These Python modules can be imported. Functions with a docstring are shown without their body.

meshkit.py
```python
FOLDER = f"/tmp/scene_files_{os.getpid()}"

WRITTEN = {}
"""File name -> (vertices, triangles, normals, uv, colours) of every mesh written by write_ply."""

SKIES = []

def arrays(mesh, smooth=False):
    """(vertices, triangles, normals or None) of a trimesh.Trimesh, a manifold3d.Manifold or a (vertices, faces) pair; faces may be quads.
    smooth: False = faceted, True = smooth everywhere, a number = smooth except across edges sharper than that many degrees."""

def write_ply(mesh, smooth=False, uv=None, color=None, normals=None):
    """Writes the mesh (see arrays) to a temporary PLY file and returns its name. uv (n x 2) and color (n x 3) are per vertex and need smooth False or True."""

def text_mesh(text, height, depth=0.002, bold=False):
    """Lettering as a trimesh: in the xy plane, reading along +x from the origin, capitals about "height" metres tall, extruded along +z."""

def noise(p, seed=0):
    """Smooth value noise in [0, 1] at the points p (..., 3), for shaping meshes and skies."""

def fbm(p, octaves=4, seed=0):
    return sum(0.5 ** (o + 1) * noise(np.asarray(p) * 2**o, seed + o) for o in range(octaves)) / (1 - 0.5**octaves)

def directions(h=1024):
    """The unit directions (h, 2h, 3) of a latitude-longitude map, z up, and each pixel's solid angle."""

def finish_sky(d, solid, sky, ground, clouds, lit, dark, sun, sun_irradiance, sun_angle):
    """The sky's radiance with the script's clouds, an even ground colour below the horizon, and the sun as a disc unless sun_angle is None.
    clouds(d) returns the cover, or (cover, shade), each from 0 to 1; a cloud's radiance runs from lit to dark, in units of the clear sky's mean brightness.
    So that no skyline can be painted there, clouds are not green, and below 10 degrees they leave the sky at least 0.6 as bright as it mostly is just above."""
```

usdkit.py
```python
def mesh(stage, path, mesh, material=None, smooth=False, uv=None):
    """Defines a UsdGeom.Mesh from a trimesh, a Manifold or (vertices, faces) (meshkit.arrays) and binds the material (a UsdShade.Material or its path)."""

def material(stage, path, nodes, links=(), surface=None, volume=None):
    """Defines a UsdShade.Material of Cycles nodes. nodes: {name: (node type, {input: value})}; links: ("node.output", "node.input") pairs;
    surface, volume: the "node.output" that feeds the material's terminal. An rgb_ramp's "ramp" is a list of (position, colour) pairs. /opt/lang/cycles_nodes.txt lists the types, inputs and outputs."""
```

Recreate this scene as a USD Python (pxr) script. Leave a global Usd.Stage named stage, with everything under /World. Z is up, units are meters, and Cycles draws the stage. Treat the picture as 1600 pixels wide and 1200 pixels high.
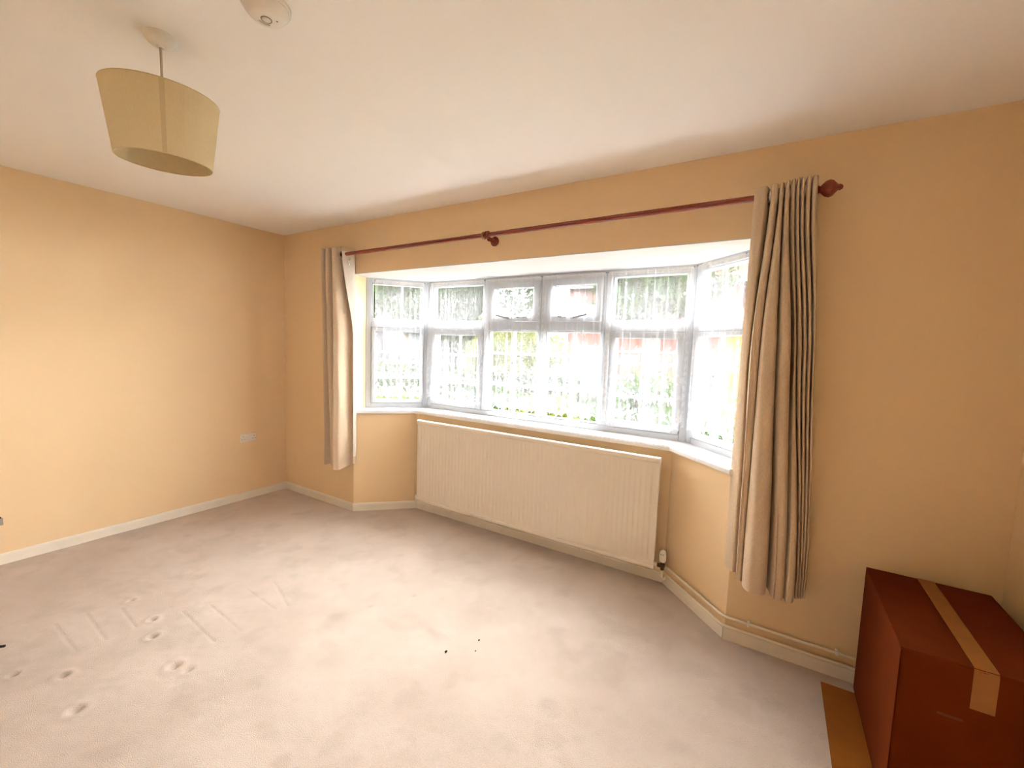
import math, random
import numpy as np, trimesh, manifold3d, usdkit, meshkit
from scipy.interpolate import CubicSpline
from shapely.geometry import Polygon, Point
from shapely import contains_xy
from pxr import Usd, UsdGeom, UsdLux, UsdShade, Gf, Sdf, Vt

random.seed(7)
RNG = np.random.default_rng(7)
stage = Usd.Stage.CreateInMemory()
UsdGeom.SetStageUpAxis(stage, UsdGeom.Tokens.z)
UsdGeom.SetStageMetersPerUnit(stage, 1.0)
world = UsdGeom.Xform.Define(stage, '/World')
stage.SetDefaultPrim(world.GetPrim())
UsdGeom.Scope.Define(stage, '/World/Looks')

# ------------------------------------------------------------------ camera, sky, exposure
EXPOSURE = 2.05
SKY = 9.0
cam = UsdGeom.Camera.Define(stage, '/World/camera')
R0, R1, R2 = (0.852, 0.522, 0.035), (0.074, -0.053, -0.996), (-0.518, 0.851, -0.084)
from scipy.spatial.transform import Rotation as Rot
CR = Rot.from_euler('yxz', (0.546, 0.084, 0.035)).as_matrix() @ np.array([[1, 0, 0], [0, 0, -1], [0, 1, 0]], float)
CP = (3.962, -2.356, 1.435)
X, Y, Z = CR[0], -CR[1], -CR[2]
cam.AddTransformOp().Set(Gf.Matrix4d(*X, 0, *Y, 0, *Z, 0, *CP, 1))
cam.CreateHorizontalApertureAttr(36.0); cam.CreateVerticalApertureAttr(27.0)
cam.CreateFocalLengthAttr(668.99 * 36 / 1600)
cam.CreateClippingRangeAttr(Gf.Vec2f(0.02, 500))
cam.CreateExposureAttr(EXPOSURE)
cam.CreateFStopAttr(0.0)
sky_mat = usdkit.material(stage, '/World/Looks/sky', {
    'tc': ('texture_coordinate', {}),
    'n': ('noise_texture', {'scale': 2.2, 'detail': 5.0, 'roughness': 0.55}),
    'r': ('rgb_ramp', {'ramp': [(0.40, (0.93, 0.965, 1.0)), (0.62, (1.0, 0.985, 0.96))]}),
    'b': ('background_shader', {'strength': SKY})},
    [('tc.generated', 'n.vector'), ('n.fac', 'r.fac'), ('r.color', 'b.color')], surface='b.background')
dome = UsdLux.DomeLight.Define(stage, '/World/sky')
dome.CreateIntensityAttr(1.0)
UsdShade.MaterialBindingAPI.Apply(dome.GetPrim()).Bind(sky_mat)

# ------------------------------------------------------------------ helpers
used = {}
def name_in(parent, name):
    k = used.get((parent, name), 0); used[(parent, name)] = k + 1
    return f'{parent}/{name}' if k == 0 else f'{parent}/{name}_{k:03d}'

def path_of(p): return '/World' if p is None else str(p.GetPath())

def tag(p, label=None, cat=None, group=None, kind=None):
    for k, v in (('label', label), ('category', cat), ('group', group), ('kind', kind)):
        if v: p.SetCustomDataByKey(k, v)
    return p

def obj(name, mesh, m, parent=None, smooth=False, label=None, cat=None, group=None, kind=None, attrs=None):
    if isinstance(mesh, list): mesh = trimesh.util.concatenate(mesh)
    path = name_in(path_of(parent), name)
    g = usdkit.mesh(stage, path, mesh, M[m], smooth)
    g.CreateDoubleSidedAttr(True)
    for k, v in (attrs or {}).items():
        UsdGeom.PrimvarsAPI(g).CreatePrimvar(k, Sdf.ValueTypeNames.FloatArray, 'vertex').Set(Vt.FloatArray.FromNumpy(np.asarray(v, np.float32)))
    return tag(g.GetPrim(), label, cat, group, kind)

def thing(name, loc, label, cat, group=None, kind=None, rotz=0.0):
    x = UsdGeom.Xform.Define(stage, name_in('/World', name))
    x.AddTranslateOp().Set(Gf.Vec3d(*map(float, loc)))
    if rotz: x.AddRotateZOp().Set(float(rotz))
    return tag(x.GetPrim(), label, cat, group, kind)

def cbox(lo, hi, c=0.003):
    """box with chamfered edges"""
    lo, hi = np.minimum(lo, hi).astype(float), np.maximum(lo, hi).astype(float)
    c = min(c, 0.45 * (hi - lo).min())
    pts = []
    for sx in (0, 1):
        for sy in (0, 1):
            for sz in (0, 1):
                p = np.where([sx, sy, sz], hi, lo); d = np.where([sx, sy, sz], -c, c)
                for k in range(3):
                    v = p + d; v[k] = p[k]; pts.append(v)
    return trimesh.convex.convex_hull(np.array(pts))

def bx(lo, hi):
    lo, hi = np.minimum(lo, hi), np.maximum(lo, hi)
    return trimesh.creation.box(bounds=[lo, hi])

def move(m, loc):
    m = m.copy(); m.apply_translation(loc); return m

def lathe(prof, n=48):
    """prof: [(r, z)...] closed to the axis if r = 0"""
    return trimesh.creation.revolve(np.array(prof, float), sections=n)

def round_path(pts, rad=0.03, n=6):
    pts = [np.array(p, float) for p in pts]
    out = [pts[0]]
    for a, b, c in zip(pts[:-2], pts[1:-1], pts[2:]):
        r = min(rad, 0.45 * np.linalg.norm(b - a), 0.45 * np.linalg.norm(c - b))
        p0, p1 = b + (a - b) / np.linalg.norm(a - b) * r, b + (c - b) / np.linalg.norm(c - b) * r
        for t in np.linspace(0, 1, n):
            out.append((1 - t) ** 2 * p0 + 2 * t * (1 - t) * b + t * t * p1)
    out.append(pts[-1])
    return np.array(out)

def tube(pts, r, n=14, caps=True):
    pts = np.asarray(pts, float); k = len(pts)
    r = np.broadcast_to(r, k)
    tan = np.gradient(pts, axis=0); tan /= np.linalg.norm(tan, axis=1)[:, None]
    up = np.array([0, 0, 1.0]) if abs(tan[0][2]) < 0.9 else np.array([1.0, 0, 0])
    u = np.cross(tan[0], up); u /= np.linalg.norm(u)
    V = []
    for i in range(k):
        u = u - tan[i] * (u @ tan[i]); u /= np.linalg.norm(u); w = np.cross(tan[i], u)
        a = np.linspace(0, 2 * np.pi, n, endpoint=False)
        V.append(pts[i] + r[i] * (np.cos(a)[:, None] * u + np.sin(a)[:, None] * w))
    V = np.vstack(V); F = []
    for i in range(k - 1):
        for j in range(n):
            a, b = i * n + j, i * n + (j + 1) % n
            F += [[a, b, b + n], [a, b + n, a + n]]
    if caps:
        V = np.vstack([V, pts[:1], pts[-1:]]); e = len(V)
        for j in range(n):
            F += [[e - 2, (j + 1) % n, j], [e - 1, (k - 1) * n + j, (k - 1) * n + (j + 1) % n]]
    return trimesh.Trimesh(V, np.array(F), process=False)

def prism(poly, z0, z1):
    m = trimesh.creation.extrude_polygon(Polygon(poly), z1 - z0, engine='earcut')
    m.apply_translation([0, 0, z0]); return m

def mani(m):
    m = m.copy(); m.merge_vertices()
    return manifold3d.Manifold(manifold3d.Mesh(np.asarray(m.vertices, np.float32), np.asarray(m.faces, np.uint32)))

def union(ms):
    out = mani(ms[0])
    for x in ms[1:]: out = out + mani(x)
    return out

def sheet(P, thick=0.0):
    """grid P (nu, nv, 3) -> trimesh (two-sided slab if thick), vertices in grid order first"""
    nu, nv = P.shape[:2]
    idx = np.arange(nu * nv).reshape(nu, nv)
    a, b, c, d = idx[:-1, :-1].ravel(), idx[1:, :-1].ravel(), idx[1:, 1:].ravel(), idx[:-1, 1:].ravel()
    F = np.vstack([np.stack([a, b, c], 1), np.stack([a, c, d], 1)])
    V = P.reshape(-1, 3)
    if thick == 0: return trimesh.Trimesh(V, F, process=False)
    du, dv = np.gradient(P, axis=0), np.gradient(P, axis=1)
    n = np.cross(du, dv); n /= np.maximum(np.linalg.norm(n, axis=2, keepdims=True), 1e-9)
    Q = P + n * thick
    N = nu * nv
    ring = np.concatenate([idx[:, 0], idx[-1, 1:], idx[-2::-1, -1], idx[0, -2:0:-1]])
    r2 = np.roll(ring, -1)
    S = np.vstack([np.stack([ring, r2 + N, r2], 1), np.stack([ring, ring + N, r2 + N], 1)])
    return trimesh.Trimesh(np.vstack([V, Q.reshape(-1, 3)]), np.vstack([F[:, ::-1], F + N, S]), process=False)

# ------------------------------------------------------------------ materials
M = {}
def mat(name, nodes, links=(), surface='p.BSDF'):
    M[name] = usdkit.material(stage, '/World/Looks/' + name, nodes, links, surface=surface); return M[name]

def plain(name, col, rough=0.5, var=0.04, scale=6.0, bump=0.0, bscale=200.0, bdist=0.001, **kw):
    a = tuple(max(0, c * (1 - var)) for c in col); b = tuple(min(1, c * (1 + var)) for c in col)
    nodes = {'tc': ('geometry', {}), 'n': ('noise_texture', {'scale': scale, 'detail': 4.0}),
             'r': ('rgb_ramp', {'ramp': [(0.3, a), (0.7, b)]}), 'p': ('principled_bsdf', {'roughness': rough, **kw})}
    links = [('tc.position', 'n.vector'), ('n.fac', 'r.fac'), ('r.color', 'p.base_color')]
    if bump:
        nodes['bn'] = ('noise_texture', {'scale': bscale, 'detail': 3.0}); nodes['bp'] = ('bump', {'strength': bump, 'distance': bdist})
        links += [('tc.position', 'bn.vector'), ('bn.fac', 'bp.height'), ('bp.normal', 'p.normal')]
    return mat(name, nodes, links)

plain('wall_paint', (0.88, 0.65, 0.39), 0.75, 0.015, 1.5, 0.25, 260, 0.0008, specular_ior_level=0.2)
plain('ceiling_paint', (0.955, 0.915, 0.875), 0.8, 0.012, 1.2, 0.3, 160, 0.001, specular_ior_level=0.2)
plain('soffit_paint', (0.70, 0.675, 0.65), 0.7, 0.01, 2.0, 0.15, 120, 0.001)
plain('trim_paint', (0.88, 0.80, 0.68), 0.35, 0.02, 8)
plain('sill_paint', (0.85, 0.83, 0.81), 0.25, 0.01, 8)
plain('upvc', (0.50, 0.525, 0.565), 0.28, 0.01, 8)
plain('handle_grey', (0.22, 0.22, 0.23), 0.35)
plain('gasket', (0.30, 0.30, 0.31), 0.6, 0.05, 20)
plain('radiator_paint', (0.87, 0.785, 0.67), 0.33, 0.01, 4)
plain('pipe_paint', (0.88, 0.77, 0.60), 0.3, 0.02, 8)
plain('brass_dark', (0.12, 0.075, 0.04), 0.4, 0.2, 60, metallic=0.8)
plain('white_plastic', (0.86, 0.80, 0.72), 0.35, 0.01, 10)
plain('dark_slot', (0.03, 0.02, 0.015), 0.6)
plain('grey_plastic', (0.36, 0.30, 0.24), 0.5)
plain('black_rubber', (0.02, 0.018, 0.016), 0.5)
plain('chrome', (0.75, 0.73, 0.70), 0.2, 0.02, 10, metallic=1.0)
plain('brass_ring', (0.35, 0.20, 0.05), 0.35, 0.1, 40, metallic=0.3)
plain('cord', (0.62, 0.52, 0.40), 0.6)
plain('lamp_dark', (0.25, 0.2, 0.15), 0.5)
# mahogany rod: grain along x
mat('mahogany', {'g': ('geometry', {}), 'mp': ('mapping', {'scale': (3.0, 60.0, 60.0)}), 'n': ('noise_texture', {'scale': 3.0, 'detail': 5.0}),
    'r': ('rgb_ramp', {'ramp': [(0.3, (0.13, 0.012, 0.004)), (0.7, (0.27, 0.035, 0.010))]}), 'p': ('principled_bsdf', {'roughness': 0.3, 'coat_weight': 0.3})},
    [('g.position', 'mp.vector'), ('mp.vector', 'n.vector'), ('n.fac', 'r.fac'), ('r.color', 'p.base_color')])
# carpet: stain attribute + mottling + pile bump
mat('carpet', {'g': ('geometry', {}), 'n1': ('noise_texture', {'scale': 2.2, 'detail': 6.0, 'roughness': 0.6}), 'n2': ('noise_texture', {'scale': 330.0, 'detail': 3.0, 'roughness': 0.7}),
    'n3': ('noise_texture', {'scale': 170.0, 'detail': 4.0, 'roughness': 0.7}),
    'r1': ('rgb_ramp', {'ramp': [(0.32, (0.65, 0.525, 0.44)), (0.66, (0.745, 0.62, 0.535))]}),
    'r2': ('rgb_ramp', {'ramp': [(0.34, (0.74, 0.74, 0.74)), (0.6, (1.0, 1.0, 1.0))]}),
    'mx': ('mix', {'mix_type': 'multiply', 'fac': 0.7}),
    'at': ('attribute', {'attribute': 'stain'}), 'ms': ('mix', {'mix_type': 'mix', 'color2': (0.33, 0.27, 0.20)}),
    'ad': ('math', {'math_type': 'add'}),
    'b': ('bump', {'strength': 0.6, 'distance': 0.0045}), 'p': ('principled_bsdf', {'roughness': 0.95, 'specular_ior_level': 0.05, 'sheen_weight': 0.15, 'sheen_tint': (0.8, 0.7, 0.6)})},
    [('g.position', 'n1.vector'), ('g.position', 'n2.vector'), ('g.position', 'n3.vector'), ('n1.fac', 'r1.fac'), ('n2.fac', 'r2.fac'), ('r1.color', 'mx.color1'), ('r2.color', 'mx.color2'),
     ('mx.color', 'ms.color1'), ('at.fac', 'ms.fac'), ('ms.color', 'p.base_color'), ('n2.fac', 'ad.value1'), ('n3.fac', 'ad.value2'), ('ad.value', 'b.height'), ('b.normal', 'p.normal')])

def fabric(name, col, trans=0.25, weave=900.0, var=0.10):
    a = tuple(c * (1 - var) for c in col); b = tuple(min(1, c * (1 + var)) for c in col)
    mat(name, {'g': ('geometry', {}), 'mp': ('mapping', {'scale': (1.0, 1.0, 0.35)}), 'n': ('noise_texture', {'scale': weave * 0.25, 'detail': 4.0, 'roughness': 0.7}),
        'r': ('rgb_ramp', {'ramp': [(0.3, a), (0.7, b)]}), 'bp': ('bump', {'strength': 0.5, 'distance': 0.001}),
        'd': ('diffuse_bsdf', {'roughness': 0.3}), 't': ('translucent_bsdf', {}), 'm': ('mix_closure', {'fac': trans})},
        [('g.position', 'mp.vector'), ('mp.vector', 'n.vector'), ('n.fac', 'r.fac'), ('r.color', 'd.color'), ('r.color', 't.color'), ('n.fac', 'bp.height'), ('bp.normal', 'd.normal'), ('d.BSDF', 'm.closure1'), ('t.BSDF', 'm.closure2')], surface='m.closure')
fabric('curtain_fabric', (0.74, 0.575, 0.41), 0.06)
fabric('curtain_lining', (0.88, 0.80, 0.70), 0.12, 1500, 0.03)
fabric('shade_fabric', (0.84, 0.70, 0.44), 0.10, 1200, 0.04)
fabric('shade_seam', (0.74, 0.60, 0.35), 0.05, 1200, 0.04)
# net curtain: threads cover a share of the cloth given by the primvar lace
mat('net', {'at': ('attribute', {'attribute': 'lace'}), 't': ('transparent_bsdf', {'color': (1, 1, 1)}), 'd': ('diffuse_bsdf', {'color': (0.70, 0.70, 0.72)}), 'tr': ('translucent_bsdf', {'color': (0.70, 0.70, 0.72)}),
    'sq': ('math', {'math_type': 'multiply'}), 'sc': ('math', {'math_type': 'multiply_add', 'value2': 0.24, 'value3': 0.015}), 'm1': ('mix_closure', {}), 'm2': ('mix_closure', {})},
    [('at.fac', 'sq.value1'), ('at.fac', 'sq.value2'), ('sq.value', 'sc.value1'), ('sc.value', 'm1.fac'), ('d.BSDF', 'm1.closure1'), ('tr.BSDF', 'm1.closure2'), ('at.fac', 'm2.fac'), ('t.BSDF', 'm2.closure1'), ('m1.closure', 'm2.closure2')], surface='m2.closure')
mat('glass', {'f': ('layer_weight', {'blend': 0.5}), 'pw': ('math', {'math_type': 'power', 'value2': 5.0}), 'ma': ('math', {'math_type': 'multiply_add', 'value2': 0.90, 'value3': 0.03}),
    't': ('transparent_bsdf', {'color': (0.97, 0.98, 0.98)}), 'g': ('glossy_bsdf', {'color': (1, 1, 1), 'roughness': 0.0}), 'm': ('mix_closure', {})},
    [('f.facing', 'pw.value1'), ('pw.value', 'ma.value1'), ('ma.value', 'm.fac'), ('t.BSDF', 'm.closure1'), ('g.BSDF', 'm.closure2')], surface='m.closure')
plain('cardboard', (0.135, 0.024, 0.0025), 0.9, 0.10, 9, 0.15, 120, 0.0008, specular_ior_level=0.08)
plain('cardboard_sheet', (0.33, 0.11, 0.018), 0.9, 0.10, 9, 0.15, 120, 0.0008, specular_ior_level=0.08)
plain('packing_tape', (0.30, 0.105, 0.017), 0.5, 0.06, 30, 0.2, 60, 0.0006)
plain('card_print', (0.13, 0.035, 0.008), 0.85)
# outside
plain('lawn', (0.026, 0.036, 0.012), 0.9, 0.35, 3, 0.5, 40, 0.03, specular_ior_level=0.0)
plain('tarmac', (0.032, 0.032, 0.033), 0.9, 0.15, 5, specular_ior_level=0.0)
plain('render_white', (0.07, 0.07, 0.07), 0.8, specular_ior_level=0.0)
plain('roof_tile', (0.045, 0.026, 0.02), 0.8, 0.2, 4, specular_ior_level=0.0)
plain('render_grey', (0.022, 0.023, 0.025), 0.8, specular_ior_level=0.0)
plain('paving', (0.42, 0.38, 0.33), 0.85, 0.1, 2, specular_ior_level=0.0)
plain('bark', (0.14, 0.10, 0.07), 0.9, 0.3, 12, specular_ior_level=0.0)
plain('dark_glass', (0.10, 0.12, 0.14), 0.08)
plain('car_paint', (0.07, 0.085, 0.10), 0.25, 0.01, 3, coat_weight=0.6)
plain('tyre', (0.03, 0.03, 0.03), 0.8)
plain('orange_wood', (0.085, 0.034, 0.006), 0.7, 0.10, 3, specular_ior_level=0.0)
def leafmat(name, c1, c2):
    mat(name, {'o': ('geometry', {}), 'r': ('rgb_ramp', {'ramp': [(0.1, c1), (0.9, c2)]}), 'd': ('diffuse_bsdf', {}), 't': ('translucent_bsdf', {}), 'm': ('mix_closure', {'fac': 0.4})},
        [('o.random_per_island', 'r.fac'), ('r.color', 'd.color'), ('r.color', 't.color'), ('d.BSDF', 'm.closure1'), ('t.BSDF', 'm.closure2')], surface='m.closure')
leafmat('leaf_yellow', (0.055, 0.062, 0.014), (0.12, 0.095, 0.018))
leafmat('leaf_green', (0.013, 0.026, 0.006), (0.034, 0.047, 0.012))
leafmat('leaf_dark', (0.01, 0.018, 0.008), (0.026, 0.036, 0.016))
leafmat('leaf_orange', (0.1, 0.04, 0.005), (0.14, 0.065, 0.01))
def brick(name, c1, c2, mortar, scale, axis):
    rot = (math.pi / 2, 0, 0) if axis == 'y' else (math.pi / 2, 0, math.pi / 2)
    mat(name, {'g': ('geometry', {}), 'mp': ('mapping', {'rotation': rot}), 'b': ('brick_texture', {'color1': c1, 'color2': c2, 'mortar': mortar, 'scale': scale, 'brick_width': 0.225, 'row_height': 0.075, 'mortar_size': 0.008}),
        'p': ('principled_bsdf', {'roughness': 0.85, 'specular_ior_level': 0.0})}, [('g.position', 'mp.vector'), ('mp.vector', 'b.vector'), ('b.color', 'p.base_color')])
brick('brick_red', (0.058, 0.016, 0.011), (0.078, 0.025, 0.018), (0.075, 0.07, 0.065), 1.0, 'y')

# ------------------------------------------------------------------ room numbers
H, HZ, SZ = 2.4, 1.990, 0.873
X1, X2, XR = 0.9877, 3.8487, 4.785
X3, X4, D = 1.3652, 3.4706, 0.3728
WL, WR, WD = 1.3218, 3.5185, 0.531          # inner face of the window frames: corners and plane
JL, JR, JY = 0.945, 3.895, 0.155            # where the angled frames end against the reveal
YB = -4.3
inner = [(X1, 0), (X3, D), (X4, D), (X2, 0)]

# walls
pl = [(-0.3, 0), (X1, 0), (JL, JY), (0.80, 0.30), (-0.3, 0.30)]
pr = [(X2, 0), (XR + 0.3, 0), (XR + 0.3, 0.30), (4.04, 0.30), (JR, JY)]
low = [(X1, 0), (X3, D), (X4, D), (X2, 0), (3.99, 0.14), (3.57, 0.64), (1.27, 0.64), (0.85, 0.14)]
front = union([prism(pl, -0.05, H + 0.05), prism(pr, -0.05, H + 0.05),
               prism([(-0.3, 0), (XR + 0.3, 0), (XR + 0.3, 0.28), (-0.3, 0.28)], HZ + 0.006, H + 0.05), prism(low, -0.05, SZ - 0.03)])
obj('wall_front', front, 'wall_paint', label='cream painted wall around and under the bay window', cat='wall', kind='structure')
obj('wall_left', bx([-0.15, YB - 0.15, -0.05], [0, 0.0, H + 0.05]), 'wall_paint', label='blank cream wall on the left with double power socket', cat='wall', kind='structure')
DW = (-4.0, -3.3, 1.45, 2.0)      # small side window in the right wall behind the camera
wr_ = mani(bx([XR, YB - 0.15, -0.05], [XR + 0.15, 0.0, H + 0.05])) - mani(bx([XR - .1, DW[0], DW[2]], [XR + .3, DW[1], DW[3]]))
obj('wall_right', wr_, 'wall_paint', label='cream wall at the far right edge beside the cardboard box', cat='wall', kind='structure')
obj('wall_back', bx([-0.15, YB - 0.15, -0.05], [XR + 0.15, YB, H + 0.05]), 'wall_paint', label='plain cream wall behind the camera', cat='wall', kind='structure')
obj('ceiling', bx([-0.15, YB - 0.15, H], [XR + 0.15, 0.05, H + 0.1]), 'ceiling_paint', label='plain off-white painted ceiling over the whole room', cat='ceiling', kind='structure')
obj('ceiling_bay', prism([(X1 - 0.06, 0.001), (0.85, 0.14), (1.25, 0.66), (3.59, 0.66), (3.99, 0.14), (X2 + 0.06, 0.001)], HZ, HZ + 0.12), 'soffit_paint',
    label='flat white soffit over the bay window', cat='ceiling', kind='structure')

# floor: carpet grid, dents and grooves are real relief
gx = np.concatenate([np.arange(-0.02, 0.95, 0.010), np.arange(0.95, 2.0, 0.006), np.arange(2.0, XR + 0.03, 0.010)])
gy = np.concatenate([np.arange(YB, -2.4, 0.06), np.arange(-2.4, -2.06, 0.010), np.arange(-2.06, -1.0, 0.006), np.arange(-1.0, 0.62, 0.010)])
GX, GY = np.meshgrid(gx, gy, indexing='ij')
P2 = np.stack([GX, GY, 0 * GX], -1)
zz = -0.004 * meshkit.fbm(P2 * 3.0, 3, 1) - 0.0025 * meshkit.fbm(P2 * 28, 2, 5) + 0.003
stain = 0.13 * np.clip((meshkit.fbm(P2 * 2.6, 5, 3) - 0.52) * 4.0, 0, 1) + 0.16 * np.clip((meshkit.fbm(P2 * 9.0, 4, 8) - 0.56) * 5, 0, 1)
for (x, y, r, dep) in [(1.527, -1.574, .020, .016), (1.087, -1.519, .016, .009), (1.372, -1.522, .018, .015), (1.345, -1.985, .018, .014), (1.52, -1.875, .020, .016), (1.83, -1.60, .024, .018),
                       (1.902, -1.575, .02, .01), (1.79, -1.90, .024, .018), (1.02, -1.99, .03, .012), (2.30, -0.62, .02, .006), (2.18, -0.83, .02, .006)]:
    r *= 0.55; dep *= 0.62
    d2 = (GX - x) ** 2 + (GY - y) ** 2
    zz -= dep * np.exp(-d2 / (2 * r * r)); zz += 0.35 * dep * np.exp(-((np.sqrt(d2) - 2.6 * r) ** 2) / (2 * r * r))
    stain += 0.35 * np.exp(-d2 / (2 * (0.8 * r) ** 2))
for a, b in [((1.033, -1.798), (1.373, -1.799)), ((1.043, -1.685), (1.379, -1.702)), ((1.131, -1.572), (1.378, -1.591)), ((1.415, -1.409), (1.802, -1.43)), ((1.468, -1.304), (1.831, -1.321)),
             ((1.468, -1.117), (1.787, -1.132)), ((1.515, -0.984), (1.821, -1.081))]:
    a, b = np.array(a), np.array(b); L = np.linalg.norm(b - a); t = (b - a) / L
    s = (GX - a[0]) * t[0] + (GY - a[1]) * t[1]; n = -(GX - a[0]) * t[1] + (GY - a[1]) * t[0]
    w = (s > 0) & (s < L)
    zz -= 0.0022 * np.exp(-n ** 2 / (2 * .0045 ** 2)) * w; stain += 0.10 * np.exp(-n ** 2 / (2 * .0045 ** 2)) * w
for (x, y, rx, ry, k) in [(3.297, -0.876, .05, .045, .28), (2.62, -0.80, .09, .025, .28), (2.40, -0.87, .12, .03, .22), (2.15, -1.02, .10, .06, .18), (2.629, -1.589, .035, .03, .35), (2.25, -1.15, .06, .04, .2), (2.9, -1.28, .05, .02, .15)]:
    e = ((GX - x) / rx) ** 2 + ((GY - y) / ry) ** 2 + 1.2 * (meshkit.fbm(P2 * 22, 3, 11) - .5)
    stain += 0.6 * k * np.clip(1.4 - e, 0, 1)
fl = sheet(np.stack([GX, GY, zz], -1))
keep_poly = Polygon([(X1, -0.02), (X3, D), (X4, D), (X2, -0.02)]).buffer(0.03)
cen = fl.vertices[fl.faces].mean(1)
ok = (cen[:, 1] < 0.02) | contains_xy(keep_poly, cen[:, 0], cen[:, 1])
used_v = np.unique(fl.faces[ok]); remap = np.full(len(fl.vertices), -1); remap[used_v] = np.arange(len(used_v))
fl = trimesh.Trimesh(fl.vertices[used_v], remap[fl.faces[ok]], process=False)
floor = obj('floor', fl, 'carpet', smooth=True, attrs={'stain': np.clip(stain, 0, 0.8).ravel()[used_v]}, label='worn beige fitted carpet with furniture dents and faint stains', cat='carpet', kind='structure')
floor_under = obj('base', prism([(-0.15, YB - 0.15), (XR + 0.15, YB - 0.15), (XR + 0.15, 0.02), (X2, 0.02), (X4, D), (X3, D), (X1, 0.02), (-0.15, 0.02)], -0.12, -0.035), 'tarmac', floor)

# baseboards
BH, BT = 0.067, 0.015
def board(a, b, h, t):
    """skirting with a rounded top along plan points a->b, room on the right-hand side"""
    a, b = np.array(a, float), np.array(b, float); L = np.linalg.norm(b - a); d = (b - a) / L; n = np.array([d[1], -d[0]])
    prof = np.array([(0, 0), (t, 0), (t, h - 0.012), (t * 0.8, h - 0.004), (t * 0.45, h), (0, h)])
    m = trimesh.creation.extrude_polygon(Polygon(prof), L, engine='earcut')
    T = np.eye(4); T[:3, 0] = [n[0], n[1], 0]; T[:3, 1] = [0, 0, 1]; T[:3, 2] = [d[0], d[1], 0]; T[:3, 3] = [a[0], a[1], 0]
    m.apply_transform(T); m.fix_normals(); return m
obj('baseboard_left', board((0, YB), (0, 0), BH, BT), 'trim_paint', label='cream skirting board along the blank left wall', cat='skirting board', kind='structure')
k = 0.006
bl = [board((0, 0), (X1 + k, 0), BH, BT), board((X1, 0), (X3, D), BH, BT)]
obj('baseboard_front', bl, 'trim_paint', label='cream skirting board behind the short curtain, turning into the bay', cat='skirting board', kind='structure')
br = [board((X4, D), (X2, 0), BH, BT), board((X2 - k, 0), (XR, 0), BH, BT), board((X3, D), (X4, D), BH, BT)]
obj('baseboard_bay', br, 'trim_paint', label='cream skirting board below the heating pipes, running to the cardboard box', cat='skirting board', kind='structure')
obj('baseboard_right', board((XR, 0), (XR, YB), BH, BT), 'trim_paint', label='cream skirting board along the right wall behind the box', cat='skirting board', kind='structure')

# sill board with rounded nose, one continuous piece
nose = Polygon([(X1 + 0.035, -0.005), (X3 + 0.012, D - 0.035), (X4 - 0.012, D - 0.035), (X2 - 0.035, -0.005), (X2 + 0.02, 0.0), (3.93, 0.16), (3.55, 0.57), (1.29, 0.57), (0.91, 0.16), (X1 - 0.02, 0.0)])
sm = [prism(nose.buffer(-0.006).exterior.coords[:-1], SZ - 0.030, SZ), prism(nose.exterior.coords[:-1], SZ - 0.024, SZ - 0.006)]
sm = manifold3d.Manifold.batch_boolean([mani(x) for x in sm], manifold3d.OpType.Add)
obj('trim_1', sm, 'sill_paint', label='white window sill board running round the bay above the radiator', cat='window sill', kind='structure')

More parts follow.
